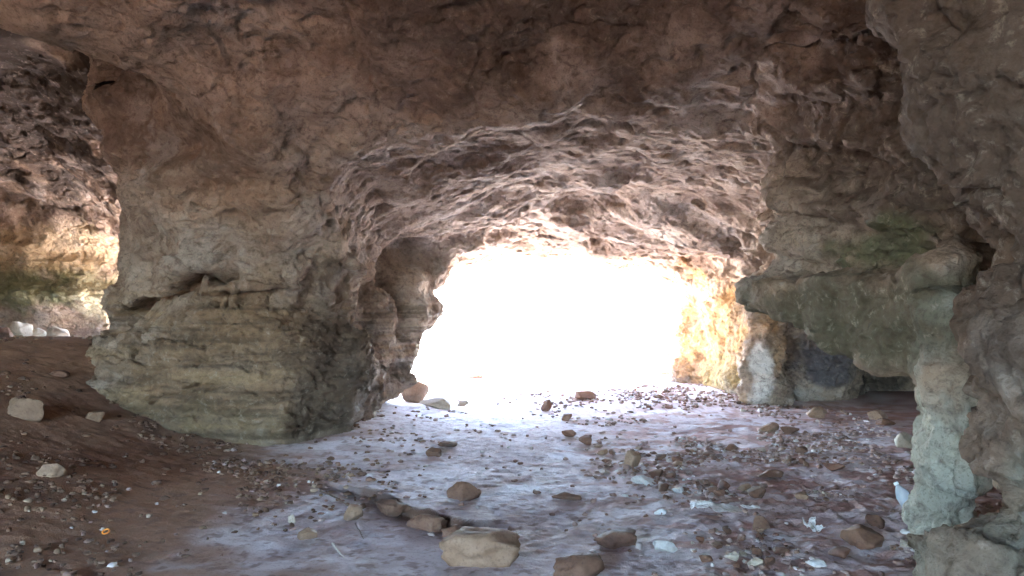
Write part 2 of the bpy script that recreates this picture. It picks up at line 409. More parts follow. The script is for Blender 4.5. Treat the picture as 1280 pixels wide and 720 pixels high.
dsp += crc * (facets(warp, (.95, .95, .42), 500, .070, .022) * (.35 + .65 * calm) + facets(warp, (.34, .34, .17), 530, .034, .010) * calm + facets(warp + 3.3, (.15, .15, .075), 560, .013, 0) * calm)
crisp = np.exp(-(((Vs[:, 0] - 2.4) / .75) ** 4 + ((Vs[:, 1] - 3.8) / 1.3) ** 4)) * (1 - worn)
dsp += crisp * .030 * fbm(Vs / np.array([.14, .14, .75]), 3, 599, ridge=True)
pale_ = smooth(2.42, 2.58, Vs[:, 0]) * smooth(4.0, 4.25, Vs[:, 1])
dsp += crisp * (1 - .8 * pale_) * (facets(Vs + .03 * warp, (.26, .26, .34), 590, .024, .010) + facets(Vs, (.11, .11, .19), 595, .014, .005) - .025 * smooth(.3, .7, vnoise(Vs / np.array([.09, .09, .22]), 597)))
q = fbm(warp / np.array([.9, .40, .5]), 3, 160) * 2.4
t = q - np.floor(q)
dsp += (1 - wallw) * (.008 + .012 * calm) * (np.floor(q) + smooth(.0, .15, t) - q * .7)      # flaking plates of the roof
q2 = fbm(warp / np.array([1.1, 1.1, .15]), 3, 190) * 2.4
t2 = q2 - np.floor(q2)
foot_ = smooth(2.1, 1.5, Vs[:, 2]) * smooth(-.8, -1.4, Vs[:, 0]) * smooth(7, 7.6, Vs[:, 1]) * smooth(11, 9.8, Vs[:, 1])
dsp += wallw * (1 - .85 * crisp) * (.030 + .028 * foot_) * (np.floor(q2) + smooth(.0, .25, t2) - q2 * .7)         # bedding on the walls
dsp -= cr * .030 * smooth(.40, .8, vnoise(warp / .10, 220))
dsp -= cr * .070 * smooth(.50, .85, vnoise(warp / .26, 221))
def fissure(pts, width, depth, ymin=7.4, ymax=10.5):
    wz = Vs[:, 2] + .06 * vnoise(Vs / .3, 77) + .03 * vnoise(Vs / .09, 78); wx = Vs[:, 0] + .05 * vnoise(Vs / .25, 79)
    best = np.full(len(Vs), 9.0)
    for (ax, az), (bx, bz) in zip(pts[:-1], pts[1:]):
        ex, ez = bx - ax, bz - az
        u = np.clip(((wx - ax) * ex + (wz - az) * ez) / (ex * ex + ez * ez), 0, 1)
        best = np.minimum(best, np.hypot(wx - ax - u * ex, wz - az - u * ez))
    m = (Vs[:, 1] > ymin) & (Vs[:, 1] < ymax)
    return np.where(m, depth * np.exp(-(best / width) ** 2), 0)
cn = fbm(warp / np.array([.95, .95, .6]), 3, 660, .45); cm = smooth(-.1, .5, fbm(Vs / 1.1, 2, 670)) * (.35 + .65 * smooth(1.2, 2.2, Vs[:, 0]))
dsp -= .13 * cr * cm * np.exp(-(cn / .05) ** 2) * smooth(1.5, 2.0, Vs[:, 2])
fis = fissure([(-5.4, 1.30), (-4.6, 1.55), (-3.9, 1.74), (-3.2, 2.0)], .085, .42) + fissure([(-4.6, 1.45), (-3.7, 1.64), (-2.7, 1.74)], .06, .26)
fis += fissure([(-4.35, 1.5), (-4.5, 1.15), (-4.6, .75)], .05, .22) + fissure([(-4.25, .88), (-3.7, 1.0), (-3.2, 1.12)], .035, .13) + fissure([(-4.15, .60), (-3.7, .66), (-3.2, .74)], .03, .12)
fis += fissure([(-2.25, .3), (-2.1, .9), (-1.95, 1.9)], .16, .10) + fissure([(-1.8, 0), (-1.75, .8), (-1.65, 1.4)], .10, .08) + fissure([(-3.4, 1.5), (-3.5, .9)], .03, .07)
dsp -= np.minimum(fis, .44)
Vs = Vs + Ns * dsp[:, None]
print('displaced', round(time.time() - T0, 1))

# ------------------------------------------------------------------ materials
class NT:
    def __init__(s, name):
        s.m = bpy.data.materials.new(name); s.m.use_nodes = True
        s.t = s.m.node_tree; s.n = s.t.nodes; s.l = s.t.links
        s.b = s.n['Principled BSDF']
    def new(s, typ, ins=None, **kw):
        n = s.n.new(typ)
        for k, v in kw.items(): setattr(n, k, v)
        for k, v in (ins or {}).items(): s.set(n.inputs[k], v)
        return n
    def set(s, sock, v):
        if isinstance(v, bpy.types.NodeSocket): s.l.new(v, sock)
        elif isinstance(v, (tuple, list)) and sock.type == 'RGBA': sock.default_value = (*v[:3], 1)
        else: sock.default_value = v
    def noise(s, vec, scale, detail=4, rough=.55, dist=0):
        return s.new('ShaderNodeTexNoise', {'Vector': vec, 'Scale': scale, 'Detail': detail, 'Roughness': rough, 'Distortion': dist}).outputs['Fac']
    def ramp(s, fac, stops, interp='LINEAR'):
        n = s.new('ShaderNodeValToRGB', {'Fac': fac}); r = n.color_ramp; r.interpolation = interp
        while len(r.elements) < len(stops): r.elements.new(.5)
        for e, (p, c) in zip(r.elements, stops):
            e.position = p; e.color = (*c, 1) if isinstance(c, (tuple, list)) else (c, c, c, 1)
        return n.outputs['Color']
    def mix(s, f, a, b, mode='MIX'):
        n = s.new('ShaderNodeMix', data_type='RGBA', blend_type=mode)
        s.set(n.inputs[0], f); s.set(n.inputs[6], a); s.set(n.inputs[7], b)
        return n.outputs[2]
    def math(s, op, a, b=0.0, clamp=False):
        n = s.new('ShaderNodeMath', operation=op, use_clamp=clamp); s.set(n.inputs[0], a); s.set(n.inputs[1], b)
        return n.outputs[0]
    def scalev(s, vec, sc):
        n = s.new('ShaderNodeVectorMath', operation='MULTIPLY'); s.set(n.inputs[0], vec); n.inputs[1].default_value = sc
        return n.outputs[0]
    def spot(s, vec, c, r, nz, soft=.5):
        """0..1 mask of a stain: an ellipsoid with a ragged rim"""
        a = s.new('ShaderNodeVectorMath', operation='SUBTRACT'); s.set(a.inputs[0], vec); a.inputs[1].default_value = c
        b = s.new('ShaderNodeVectorMath', operation='DIVIDE'); s.set(b.inputs[0], a.outputs[0]); b.inputs[1].default_value = r
        ln = s.new('ShaderNodeVectorMath', operation='LENGTH'); s.set(ln.inputs[0], b.outputs[0])
        dd = s.math('ADD', ln.outputs['Value'], s.math('MULTIPLY', s.math('SUBTRACT', nz, .5), 1.5))
        mr = s.new('ShaderNodeMapRange', {'Value': dd, 'From Min': 1 - soft, 'From Max': 1 + soft * .4, 'To Min': 1.0, 'To Max': 0.0}, interpolation_type='SMOOTHSTEP')
        return mr.outputs['Result']
    def bump(s, h, strength, dist, normal=None):
        n = s.new('ShaderNodeBump', {'Height': h, 'Strength': strength, 'Distance': dist})
        if normal is not None: s.l.new(normal, n.inputs['Normal'])
        return n.outputs['Normal']

def rock_tint(P):
    """the rock's own colours: mineral, iron and algae stains, plus shade and light put into the colour, at each point"""
    big = fbm(P / 1.9, 4, 700, .55); mid = fbm(P / .45, 4, 710, .6); rag = fbm(P / .55, 4, 720, .6)
    strat = fbm(P / np.array([.9, .9, .13]), 4, 730, .55)
    col = grad(big, [(-.6, (.200, .140, .100)), (-.1, (.345, .252, .178)), (.25, (.410, .325, .250)), (.7, (.280, .210, .158))])
    col = mixc(col, (.205, .140, .098), .6 * smooth(.05, .8, mid))
    col = mixc(col, (.420, .335, .245), .45 * smooth(.1, .8, strat))
    col = mixc(col, (.40, .37, .33), .5 * smooth(-.15, -.9, mid))
    def sp(c, r, colr, a, soft=.5):
        nonlocal col
        dd = np.linalg.norm((P - np.array(c)) / np.array(r), axis=1) + .38 * rag
        col = mixc(col, colr, a * smooth(1 + soft * .4, 1 - soft, dd))
    sp((.5, 5.5, 4.2), (2.6, 1.8, 1.3), (.105, .068, .047), .85)  # painted shade on the roof face turned from the mouth
    sp((3.0, 5.6, 3.1), (1.2, 2.4, 1.15), (.095, .062, .044), .85)  # wall above the slab painted dark to stand for shade
    sp((2.2, 3.2, 2.3), (.8, 1.1, 1.3), (.095, .064, .046), .85)  # upper near rock painted darker to offset the front light
    sp((-4.0, 7.0, 4.1), (1.3, 1.4, .7), (.46, .375, .285), .6)  # pale paint standing for the lit rim of the arch
    sp((-8.8, 12, 5.1), (4.3, 6, 2.1), (.036, .028, .023), .95)  # near-black put in for shade under the side chamber's roof
    sp((-3.1, 8.4, 2.95), (.7, .8, .55), (.300, .165, .085), .55)
    sp((-3.0, 8.6, .95), (2.6, 1.6, .95), (.205, .125, .062), .7)
    foot2 = smooth(2.1, 1.5, P[:, 2]) * smooth(-.8, -1.4, P[:, 0]) * smooth(7, 7.6, P[:, 1]) * smooth(13.5, 12.5, P[:, 1])
    s2 = fbm(P / np.array([1.6, 1.6, .09]), 4, 745, .6)
    col = mixc(col, (.085, .058, .036), .7 * foot2 * smooth(.1, .9, s2)); col = mixc(col, (.33, .23, .125), .6 * foot2 * smooth(-.2, -.6, s2))
    sp((-3.0, 8.3, .22), (1.6, .9, .36), (.115, .095, .044), .35)
    sp((-2.05, 8.8, .85), (.60, 1.3, 1.15), (.075, .053, .036), .8)  # shadow painted on the pillar's lower right side
    sp((2.8, 5.7, 1.48), (1.1, 2.0, .46), (.092, .086, .052), .9)
    sp((2.95, 5.9, 2.1), (.5, .8, .2), (.090, .110, .045), .75)
    sp((2.65, 4.5, .45), (.4, .6, .95), (.42, .43, .36), .9)
    sp((2.2, 3.0, .3), (.7, .8, .7), (.24, .23, .18), .8)
    sp((2.4, 3.4, 1.45), (.45, .5, .45), (.14, .078, .042), .8)
    sp((3.9, 14.2, .9), (1.0, 2.0, 1.5), (.47, .27, .105), .9)
    sp((3.9, 14.0, .35), (.8, 1.5, .5), (.27, .22, .085), .6)
    sp((4.08, 12.1, .60), (.22, .5, .52), (.74, .73, .70), .92, .3)
    sp((5.5, 12.6, .75), (.8, .8, .65), (.050, .055, .085), .85)  # bluish reflection put into the recess wall's colour
    sp((7.0, 13.2, .7), (1.1, 1.2, 1.4), (.035, .030, .028), .85)  # darkness of the deep niche put into the colour
    sp((-10.6, 16.6, 2.05), (2.6, 1.0, .55), (.105, .125, .045), .8)
    sp((-9.4, 16.8, 1.85), (.7, .8, .7), (.50, .44, .28), .7)
    sp((-10.4, 16.6, 3.0), (1.8, 1.2, .6), (.48, .36, .20), .7)
    hi = (.30 * smooth(1.7, 2.6, P[:, 2]) * smooth(15, 13, P[:, 1]))[:, None]
    col = col + hi * (col.mean(1, keepdims=True) * np.array([1.06, 1.0, .96]) - col)
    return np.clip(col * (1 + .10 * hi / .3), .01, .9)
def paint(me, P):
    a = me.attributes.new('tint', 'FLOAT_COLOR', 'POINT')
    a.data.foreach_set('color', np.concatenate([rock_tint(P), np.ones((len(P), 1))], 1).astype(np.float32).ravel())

def rock_material():
    k = NT('cave_rock')
    pos = k.new('ShaderNodeNewGeometry').outputs['Position']
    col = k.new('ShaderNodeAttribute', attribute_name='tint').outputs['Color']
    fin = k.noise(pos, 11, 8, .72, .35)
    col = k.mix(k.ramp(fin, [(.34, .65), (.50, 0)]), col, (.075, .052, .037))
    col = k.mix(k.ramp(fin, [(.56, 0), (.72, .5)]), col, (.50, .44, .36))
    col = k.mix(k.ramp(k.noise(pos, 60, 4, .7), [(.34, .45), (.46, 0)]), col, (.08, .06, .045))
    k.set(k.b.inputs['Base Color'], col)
    k.b.inputs['Roughness'].default_value = .9
    k.b.inputs['Specular IOR Level'].default_value = .2
    vor = k.new('ShaderNodeTexVoronoi', {'Vector': pos, 'Scale': 16.0, 'Detail': 1.0}, feature='F1').outputs['Distance']
    grain = k.noise(pos, 48, 6, .7)
    h = k.math('ADD', k.math('ADD', fin, k.math('MULTIPLY', vor, .30)), k.math('MULTIPLY', grain, .32))
    k.set(k.b.inputs['Normal'], k.bump(h, .9, .042))
    return k.m

def ground_material():
    k = NT('cave_floor')
    pos = k.new('ShaderNodeNewGeometry').outputs['Position']
    col = k.new('ShaderNodeAttribute', attribute_name='tint').outputs['Color']
    mid = k.noise(pos, 9, 6, .7, .4)
    fin = k.noise(pos, 42, 6, .7)
    col = k.mix(k.ramp(fin, [(.32, .55), (.45, 0)]), col, (.14, .085, .065))
    col = k.mix(k.ramp(fin, [(.60, 0), (.75, .3)]), col, (.60, .56, .54))
    k.set(k.b.inputs['Base Color'], col)
    k.set(k.b.inputs['Roughness'], k.ramp(mid, [(.35, .82), (.65, .95)]))
    k.b.inputs['Specular IOR Level'].default_value = .25
    h = k.math('ADD', k.math('MULTIPLY', mid, .5), k.math('MULTIPLY', fin, .45))
    k.set(k.b.inputs['Normal'], k.bump(h, .9, .030))
    return k.m

def stone_material(name, a, b, dark, rough=.8):
    k = NT(name)
    oc = k.new('ShaderNodeTexCoord').outputs['Object']
    rnd = k.new('ShaderNodeObjectInfo').outputs['Random']
    off = k.new('ShaderNodeVectorMath', operation='ADD'); k.set(off.inputs[0], oc)
    cx = k.new('ShaderNodeCombineXYZ', {'X': k.math('MULTIPLY', rnd, 37.0), 'Y': k.math('MULTIPLY', rnd, 11.0)})
    k.set(off.inputs[1], cx.outputs[0]); v = off.outputs[0]
    mid = k.noise(v, 7, 5, .65, .4); fin = k.noise(v, 40, 5, .7)
    col = k.mix(k.ramp(mid, [(.35, 0), (.65, 1)]), a, b)
    col = k.mix(k.math('MULTIPLY', rnd, .45), col, dark)
    col = k.mix(k.ramp(fin, [(.33, .6), (.5, 0)]), col, dark)
    k.set(k.b.inputs['Base Color'], col)
    k.b.inputs['Roughness'].default_value = rough
    k.b.inputs['Specular IOR Level'].default_value = .35
    h = k.math('ADD', k.math('MULTIPLY', mid, .5), k.math('MULTIPLY', fin, .4))
    k.set(k.b.inputs['Normal'], k.bump(h, .7, .012))
    return k.m

M_ROCK = rock_material()
M_GROUND = ground_material()
M_TAN = stone_material('tan_stone', (.38, .26, .175), (.27, .165, .10), (.12, .07, .046))
M_BROWN = stone_material('brown_stone', (.21, .12, .078), (.14, .072, .046), (.06, .032, .022))
M_RED = stone_material('red_stone', (.28, .15, .095), (.19, .09, .06), (.09, .045, .03))
M_PALE = stone_material('pale_stone', (.55, .49, .40), (.42, .36, .28), (.20, .16, .12))
M_EARTHY = stone_material('earthy_stone', (.30, .20, .13), (.22, .14, .088), (.10, .06, .04))
M_SCRAP = stone_material('dirty_plastic', (.74, .76, .77), (.62, .61, .59), (.34, .27, .21), .4)
M_WHITE = stone_material('white_stone', (.72, .73, .71), (.55, .56, .55), (.25, .24, .22))

def simple(name, col, rough=.5, **kw):
    k = NT(name); k.b.inputs['Base Color'].default_value = (*col, 1); k.b.inputs['Roughness'].default_value = rough
    for a, v in kw.items(): k.b.inputs[a].default_value = v
    return k

def tag(o, label=None, cat=None, group=None, kind=None):
    if label: o['label'] = label
    if cat: o['category'] = cat
    if group: o['group'] = group
    if kind: o['kind'] = kind
    return o

def link(name, me, mat, parent=None):
    o = bpy.data.objects.new(name, me); COL.objects.link(o)
    if mat is not None and not me.materials: me.materials.append(mat)
    if parent: o.parent = parent
    return o

# ------------------------------------------------------------------ the rock pieces
PIECES = {
    0: ('cave_ceiling', None, None, 'structure'),
    1: ('rock_pillar', 'massive brown rock pillar with layered bulging foot between side chamber and bright mouth', 'rock pillar', None),
    2: ('rock_wall', 'rough brown broken rock wall hanging above the smooth green slab', 'rock wall', None),
    3: ('rock_slab', 'smooth greenish overhanging rock slab above the dark low recess', 'rock slab', None),
    4: ('rock_wall', 'ochre rock wall beside the bright cave mouth, running on behind the dark recess', 'rock wall', None),
    5: ('rock_outcrop', 'lumpy pale and brown rock mass standing nearest the viewer', 'rock', None),
    6: ('rock_pillar', 'narrow pale grey-green rock pillar under the end of the slab, beside the bottle', 'rock pillar', None),
    7: ('rock_wall', 'mossy yellow rock wall at the back of the side chamber', 'rock wall', None),
    8: ('rock_buttress', 'low rock buttress with a white streak between ochre wall and recess', 'rock', None),
}
for k_, (nm, lb, ct, kd) in PIECES.items():
    m = Ls == k_
    if not m.any(): continue
    v, f = compact(Vs, Qs[m])
    base = np.array([0, 0, 0.]) if kd else np.array([v[:, 0].mean(), v[:, 1].mean(), max(v[:, 2].min(), 0)])
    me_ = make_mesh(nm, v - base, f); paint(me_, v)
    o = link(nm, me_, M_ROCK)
    o.location = base
    tag(o, lb, ct, None, kd)
v, f = compact(V, Q[~fine])
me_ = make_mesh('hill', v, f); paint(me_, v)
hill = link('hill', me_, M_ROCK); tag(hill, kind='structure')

# ------------------------------------------------------------------ the ground, one sheet to the horizon
def axis(cuts, far):
    a = np.concatenate([np.arange(p, q, st) for (p, st), (q, _) in zip(cuts[:-1], cuts[1:])])
    up_, dn = [], []
    g = cuts[-1][1]; p = a[-1] + g
    while p < far: up_.append(p); g *= 1.16; p += g
    g = cuts[0][1]; p = a[0] - g
    while p > -far: dn.append(p); g *= 1.16; p -= g
    return np.array(dn[::-1] + list(a) + up_ + [far])
ax_ = axis([(-6.0, .03), (-2.2, .013), (1.6, .022), (5.2, .022)], 2500); ay_ = axis([(3.6, .011), (6.8, .02), (10.5, .02)], 2500)
AX, AY = np.meshgrid(ax_, ay_, indexing='ij')
AZ, GC = ground(AX, AY, True)
gi = np.arange(AX.size).reshape(AX.shape)
gq = np.stack([gi[:-1, :-1], gi[1:, :-1], gi[1:, 1:], gi[:-1, 1:]], -1).reshape(-1, 4)
me_ = make_mesh('ground', np.stack([AX, AY, AZ], -1).reshape(-1, 3), gq)
a_ = me_.attributes.new('tint', 'FLOAT_COLOR', 'POINT')
a_.data.foreach_set('color', np.concatenate([GC, np.ones((len(GC), 1))], 1).astype(np.float32).ravel())
go = link('ground', me_, M_GROUND)
tag(go, kind='structure')
print('ground', len(gq), round(time.time() - T0, 1))

# ------------------------------------------------------------------ stones
def stone_mesh(name, dims, seed, sub=4, cuts=14, rough=.05, flat_top=False, boxy=0.0, lo=.45, taper=0.0):
    r = np.random.default_rng(seed)
    bm = bmesh.new(); bmesh.ops.create_icosphere(bm, subdivisions=sub, radius=1)
    me = bpy.data.meshes.new(name); bm.to_mesh(me); bm.free()
    n = len(me.vertices); v = np.empty(n * 3, np.float32); me.vertices.foreach_get('co', v); v = v.reshape(-1, 3).astype(float)
    if boxy:
        v = v / (np.abs(v) ** (2 + 4 * boxy)).sum(1)[:, None] ** (1 / (2 + 4 * boxy))
    for c in range(cuts):
        nn = r.normal(size=3); nn /= np.linalg.norm(nn)
        dd = r.uniform(lo, .85 + .5 * max(0, lo - .45))
        s = v @ nn - dd
        v = v - np.where(s > 0, s, 0)[:, None] * nn * .96
    if flat_top: v[:, 2] = np.where(v[:, 2] > .55, .55 + (v[:, 2] - .55) * .15, v[:, 2])
    if taper: v[:, :2] *= (1 - taper * .5 * (1 - np.clip(v[:, 2:3], -1, 1)))
    nr = v / np.linalg.norm(v, axis=1)[:, None]
    v = v + nr * (rough * fbm(v * 2.2 + seed, 4, seed) + rough * .5 * fbm(v * 7 + seed, 3, seed + 5))[:, None]
    v[:, 2] -= v[:, 2].min()
    v *= np.array(dims) / (v.max(0) - v.min(0))
    v[:, :2] -= (v[:, :2].max(0) + v[:, :2].min(0)) / 2
    me.vertices.foreach_set('co', v.astype(np.float32).ravel())
    me.polygons.foreach_set('use_smooth', np.ones(len(me.polygons), bool))
    me.update()
    return me

def stone(px, py, w, h, mat, label, name='rock', cat='rock', seed=1, depth=.8, sink=.12, rot=None, group=None, **kw):
    """py is the row of the stone's foot; w and h are its size in the photograph's pixels"""
    x, y = foot(px, py)
    sc = y / F
    W_, H_ = w * sc, h * sc
    me = stone_mesh(name, (W_, W_ * depth, H_ * (1 + sink)), seed, **kw)
    sink = sink + .08
    o = link(name, me, mat)
    yy = y + W_ * depth * .5
    o.location = ((px - 640) / F * yy, yy, gz((px - 640) / F * yy, yy) - H_ * sink)
    o.rotation_euler = (0, 0, rot if rot is not None else random.uniform(-.4, .4))
    tag(o, label, cat, group)
    return o

HERO = [
    (600, 706, 104, 44, M_TAN, 'large pale flat-topped stone block lying alone at the broken crust edge', dict(boxy=1.5, taper=.26, depth=.55, cuts=9, lo=.92, rot=.05, name='stone_block', sink=.03, rough=.085)),
    (518, 502, 38, 30, M_TAN, 'tan rounded boulder against the foot of the massive pillar', dict(boxy=.2)),
    (547, 511, 46, 13, M_PALE, 'pale flat stone slab in front of the tan boulder by the pillar', dict(boxy=.3)),
    (579, 508, 14, 8, M_PALE, 'small pale stone at the end of the flat stone slab', {}),
    (596, 472, 30, 9, M_RED, 'reddish low rock on the rim of sunlit ground', {}),
    (683, 513, 14, 16, M_RED, 'small upright reddish rock on the pale floor', {}),
    (732, 502, 28, 12, M_RED, 'flat reddish rock farthest out in the middle of the floor', dict(boxy=.3)),
    (708, 526, 14, 10, M_RED, 'small brown-red rock between the upright rock and the pair', {}),
    (711, 549, 19, 11, M_RED, 'flatter rock of the pair in the middle of the floor', dict(boxy=.3)),
    (732, 557, 18, 14, M_RED, 'blocky rock of the pair in the middle of the floor', dict(boxy=.5)),
    (790, 583, 22, 22, M_TAN, 'ochre peaked rock standing on the edge of the gravel', {}),
    (580, 624, 42, 25, M_BROWN, 'brown clod of crust behind the flat-topped stone block', dict(depth=.6)),
    (708, 622, 38, 9, M_BROWN, 'thin brown plate of crust standing from pale floor', dict(depth=.35)),
    (543, 571, 21, 12, M_BROWN, 'dark brown rock in front of the pillar foot', {}),
    (560, 561, 24, 8, M_BROWN, 'low dark rock touching the darker one before the pillar', {}),
    (443, 646, 26, 21, M_EARTHY, 'brown rock at the start of the broken crust edge', {}),
    (386, 671, 26, 15, M_EARTHY, 'rounded tan rock on the litter-strewn dim floor', {}),
    (367, 647, 10, 12, M_PALE, 'tiny pale chip of stone on the dim floor', {}),
    (527, 645, 9, 8, M_WHITE, 'tiny white stone under the broken crust edge', {}),
    (38, 528, 42, 30, M_EARTHY, 'light tan rock, larger of two, on the earth bank of the side chamber', dict(boxy=.3)),
    (122, 527, 22, 14, M_EARTHY, 'small rock half buried in earth at the pillar side', {}),
    (68, 600, 34, 18, M_EARTHY, 'flat tan rock low on the brown earth bank', {}),
    (78, 474, 26, 9, M_BROWN, 'dark low rock near the top of the earth bank', {}),
    (836, 470, 28, 25, M_TAN, 'orange-tan boulder at the foot of the bright mouth jamb', dict(boxy=.2)),
    (1019, 523, 26, 15, M_TAN, 'tan rock in front of the blue-grey recess wall', {}),
    (1095, 525, 24, 15, M_TAN, 'round tan rock in the mouth of the dark recess', {}),
    (1105, 531, 24, 9, M_BROWN, 'flat brown rock leaning below the round tan rock', {}),
    (960, 537, 24, 11, M_TAN, 'tan low rock in front of the white-streaked buttress', {}),
    (985, 540, 26, 9, M_BROWN, 'longer brown rock beside the tan low rock before the buttress', {}),
    (1130, 559, 28, 20, M_PALE, 'pale brown rock beside the edge of the narrow pillar', {}),
    (1149, 560, 15, 17, M_WHITE, 'whitish rock tucked against the narrow pale pillar', {}),
    (944, 625, 22, 14, M_BROWN, 'dark egg-shaped rock on smooth dust above the white litter', {}),
    (948, 665, 22, 20, M_BROWN, 'dark upright rock beside the crumpled white litter', {}),
    (1076, 690, 48, 28, M_BROWN, 'largest brown rock in the gravel near the bottle', {}),
    (1090, 662, 24, 17, M_BROWN, 'brown rock just behind the largest rock in gravel', {}),
    (912, 705, 18, 12, M_PALE, 'small pale rounded stone in the nearest gravel', {}),
    (941, 710, 20, 11, M_PALE, 'flat pale stone in the nearest gravel', {}),
    (1000, 626, 20, 10, M_TAN, 'small tan rock in the middle of the gravel', {}),
    (722, 722, 66, 34, M_BROWN, 'wide dark brown clod of crust right of the pale flat-topped block', dict(boxy=.9, depth=.7, rot=.2, cuts=10, lo=.75, rough=.10, sink=.2)),
    (768, 682, 54, 22, M_BROWN, 'dark brown clod of crust behind the wide one, at the edge of the gravel', dict(boxy=.8, depth=.6, rot=-.2, cuts=10, lo=.7, rough=.10, sink=.2)),
    (492, 637, 46, 18, M_BROWN, 'first dark clod along the broken crust edge, next to tan rock', dict(boxy=.8, depth=.6, rot=-.5, lo=.7, rough=.10, sink=.3)),
    (533, 655, 56, 20, M_BROWN, 'longest dark clod in the middle of the broken crust edge', dict(boxy=.9, depth=.5, rot=-.35, lo=.7, rough=.10, sink=.3)),
    (572, 664, 40, 15, M_BROWN, 'last dark clod of the broken crust edge, touching the pale block', dict(boxy=.8, depth=.6, rot=.1, lo=.7, rough=.10, sink=.3)),
    (830, 690, 30, 16, M_WHITE, 'bright white stone with dark pebbles before the gravel', {}),
    (803, 605, 32, 10, M_WHITE, 'flat whitish stone at the near edge of ochre rock', {}),
    (878, 638, 26, 10, M_WHITE, 'flat white stone beside the crumpled white litter', {}),
    (846, 615, 16, 7, M_WHITE, 'small flat white stone between two larger white stones', {}),
    (824, 643, 16, 8, M_WHITE, 'small round white stone above the bright white stone', {}),
    (1018, 718, 28, 12, M_WHITE, 'chalk-white flat stone at the nearest gravel by the rocks', {}),
    (960, 596, 34, 12, M_BROWN, 'low dark rock in red gravel below the buttress', {}),
    (1040, 585, 26, 9, M_RED, 'flat reddish rock in gravel before the recess', {}),
]
for i, (px, py, w, h, mat, lb, kw) in enumerate(HERO):
    stone(px, py, w, h, mat, lb, seed=100 + i, **kw)

# loose stones of the gravel: individuals, one per stone
protos = []
for i in range(10):
    mat = (M_BROWN, M_BROWN, M_RED, M_TAN, M_BROWN, M_RED, M_PALE, M_BROWN, M_TAN, M_RED)[i]
    me = stone_mesh('stone', (1, random.uniform(.65, .95), random.uniform(.38, .7)), 400 + i, sub=3, cuts=12, rough=.06, boxy=random.uniform(0, .3))
    me.materials.append(mat); protos.append(me)
def clus(x, y):
    return float(np.clip(.25 + 1.6 * vnoise(np.array([[x / .55, y / .8, 3.3]]), 71)[0] + .5 * vnoise(np.array([[x / .2, y / .3, 1.3]]), 72)[0], .04, 1))
def scatter(n, xr, yr, smin_, smax_, label, group, accept):
    k = 0; tries = 0
    xs = []
    while k < n and tries < 20000:
        tries += 1
        x = random.uniform(*xr); y = random.uniform(*yr)
        if random.random() > accept(x, y) * clus(x, y): continue
        s = smin_ * (smax_ / smin_) ** (random.random() ** 1.8)
        xs.append((x, y, s)); k += 1
    zz = ground(np.array([a[0] for a in xs]), np.array([a[1] for a in xs]))
    for (x, y, s), z in zip(xs, zz):
        o = bpy.data.objects.new('stone', random.choice(protos)); COL.objects.link(o)
        o.location = (x, y, z - s * .1); o.scale = (s, s, s)
        o.rotation_euler = (random.uniform(-.25, .25), random.uniform(-.25, .25), random.uniform(0, 6.28))
        tag(o, label, 'stone', group)
scatter(190, (.7, 3.3), (4.2, 8.6), .028, .15, 'small brown loose stone in the gravel between white stones and narrow pillar', 'loose stones of the gravel strip',
        lambda x, y: min(1, max(0, (x - .5) / 1.2)) * (1 if x < .30 * y + 1.15 else 0))
scatter(70, (.3, 5.0), (8.6, 15), .05, .15, 'small reddish loose stone on the floor before ochre wall and recess', 'loose stones before the ochre wall',
        lambda x, y: (1 if x < .29 * y + .6 else 0))
scatter(30, (-3.0, -.6), (4.4, 7.6), .02, .07, 'small loose stone on the dim littered floor below the pillar foot', 'loose stones below the pillar',
        lambda x, y: 1 if x > -.38 * y - .2 else 0)
scatter(14, (-5.6, -3.0), (5.2, 8), .03, .08, 'small earth-brown stone on the bare bank of the side chamber', 'loose stones on the earth bank', lambda x, y: 1)

# pebbles nobody could count, one mesh
def pebbles(name='pebbles', bank=False):
    vs, fs = [], []
    bm = bmesh.new(); bmesh.ops.create_icosphere(bm, subdivisions=2, radius=1)
    bv = np.array([v.co[:] for v in bm.verts]); bf = np.array([[v.index for v in f.verts] for f in bm.faces]); bm.free()
    pts = []
    while len(pts) < (1300 if bank else 3000):
        x = random.uniform(-3.2, 5); y = random.uniform(3.9, 15.5)
        if bank: x = random.uniform(-7.2, -.9); y = random.uniform(4.0, 10.5)
        if abs(x) > .72 * y: continue
        dens = .10 + .9 * min(1, max(0, (x - .35) / .9)) * (1 if y < 9.5 else .35) + (.06 if x < -1.2 and y < 7.5 else 0) + (.22 if 7.4 < y < 8.6 and -3.6 < x < -1.3 and y > 7.7 - .1 * x * 0 else 0)
        if bank: dens = .8 * min(1, max(0, (-1.0 - x) / 1.2))
        if random.random() > dens * clus(x, y) * 1.4: continue
        pts.append((x, y, random.uniform(.005, .012) + .014 * random.random() ** 3 + .0012 * y))
    P = np.array(pts); zz = ground(P[:, 0], P[:, 1])
    r = np.random.default_rng(5)
    for i, (x, y, s) in enumerate(pts):
        sc = s * r.uniform(.6, 1.2, 3) * np.array([1.1, 1.1, .7])
        a = r.uniform(0, 6.28); R_ = np.array([[math.cos(a), -math.sin(a), 0], [math.sin(a), math.cos(a), 0], [0, 0, 1]])
        jit = 1 + .22 * r.normal(size=(len(bv), 1))
        vs.append((bv * jit * sc) @ R_.T + (x, y, zz[i] + sc[2] * .4)); fs.append(bf + i * len(bv))
    return make_mesh(name, np.concatenate(vs), np.concatenate(fs), False)
k = NT('pebble_mix')
pp = k.new('ShaderNodeNewGeometry')
rr = pp.outputs['Random Per Island']
k.set(k.b.inputs['Base Color'], k.ramp(rr, [(0, (.14, .08, .055)), (.4, (.27, .165, .125)), (.7, (.36, .25, .21)), (.9, (.42, .36, .33)), (1, (.65, .64, .62))]))
k.b.inputs['Roughness'].default_value = .75
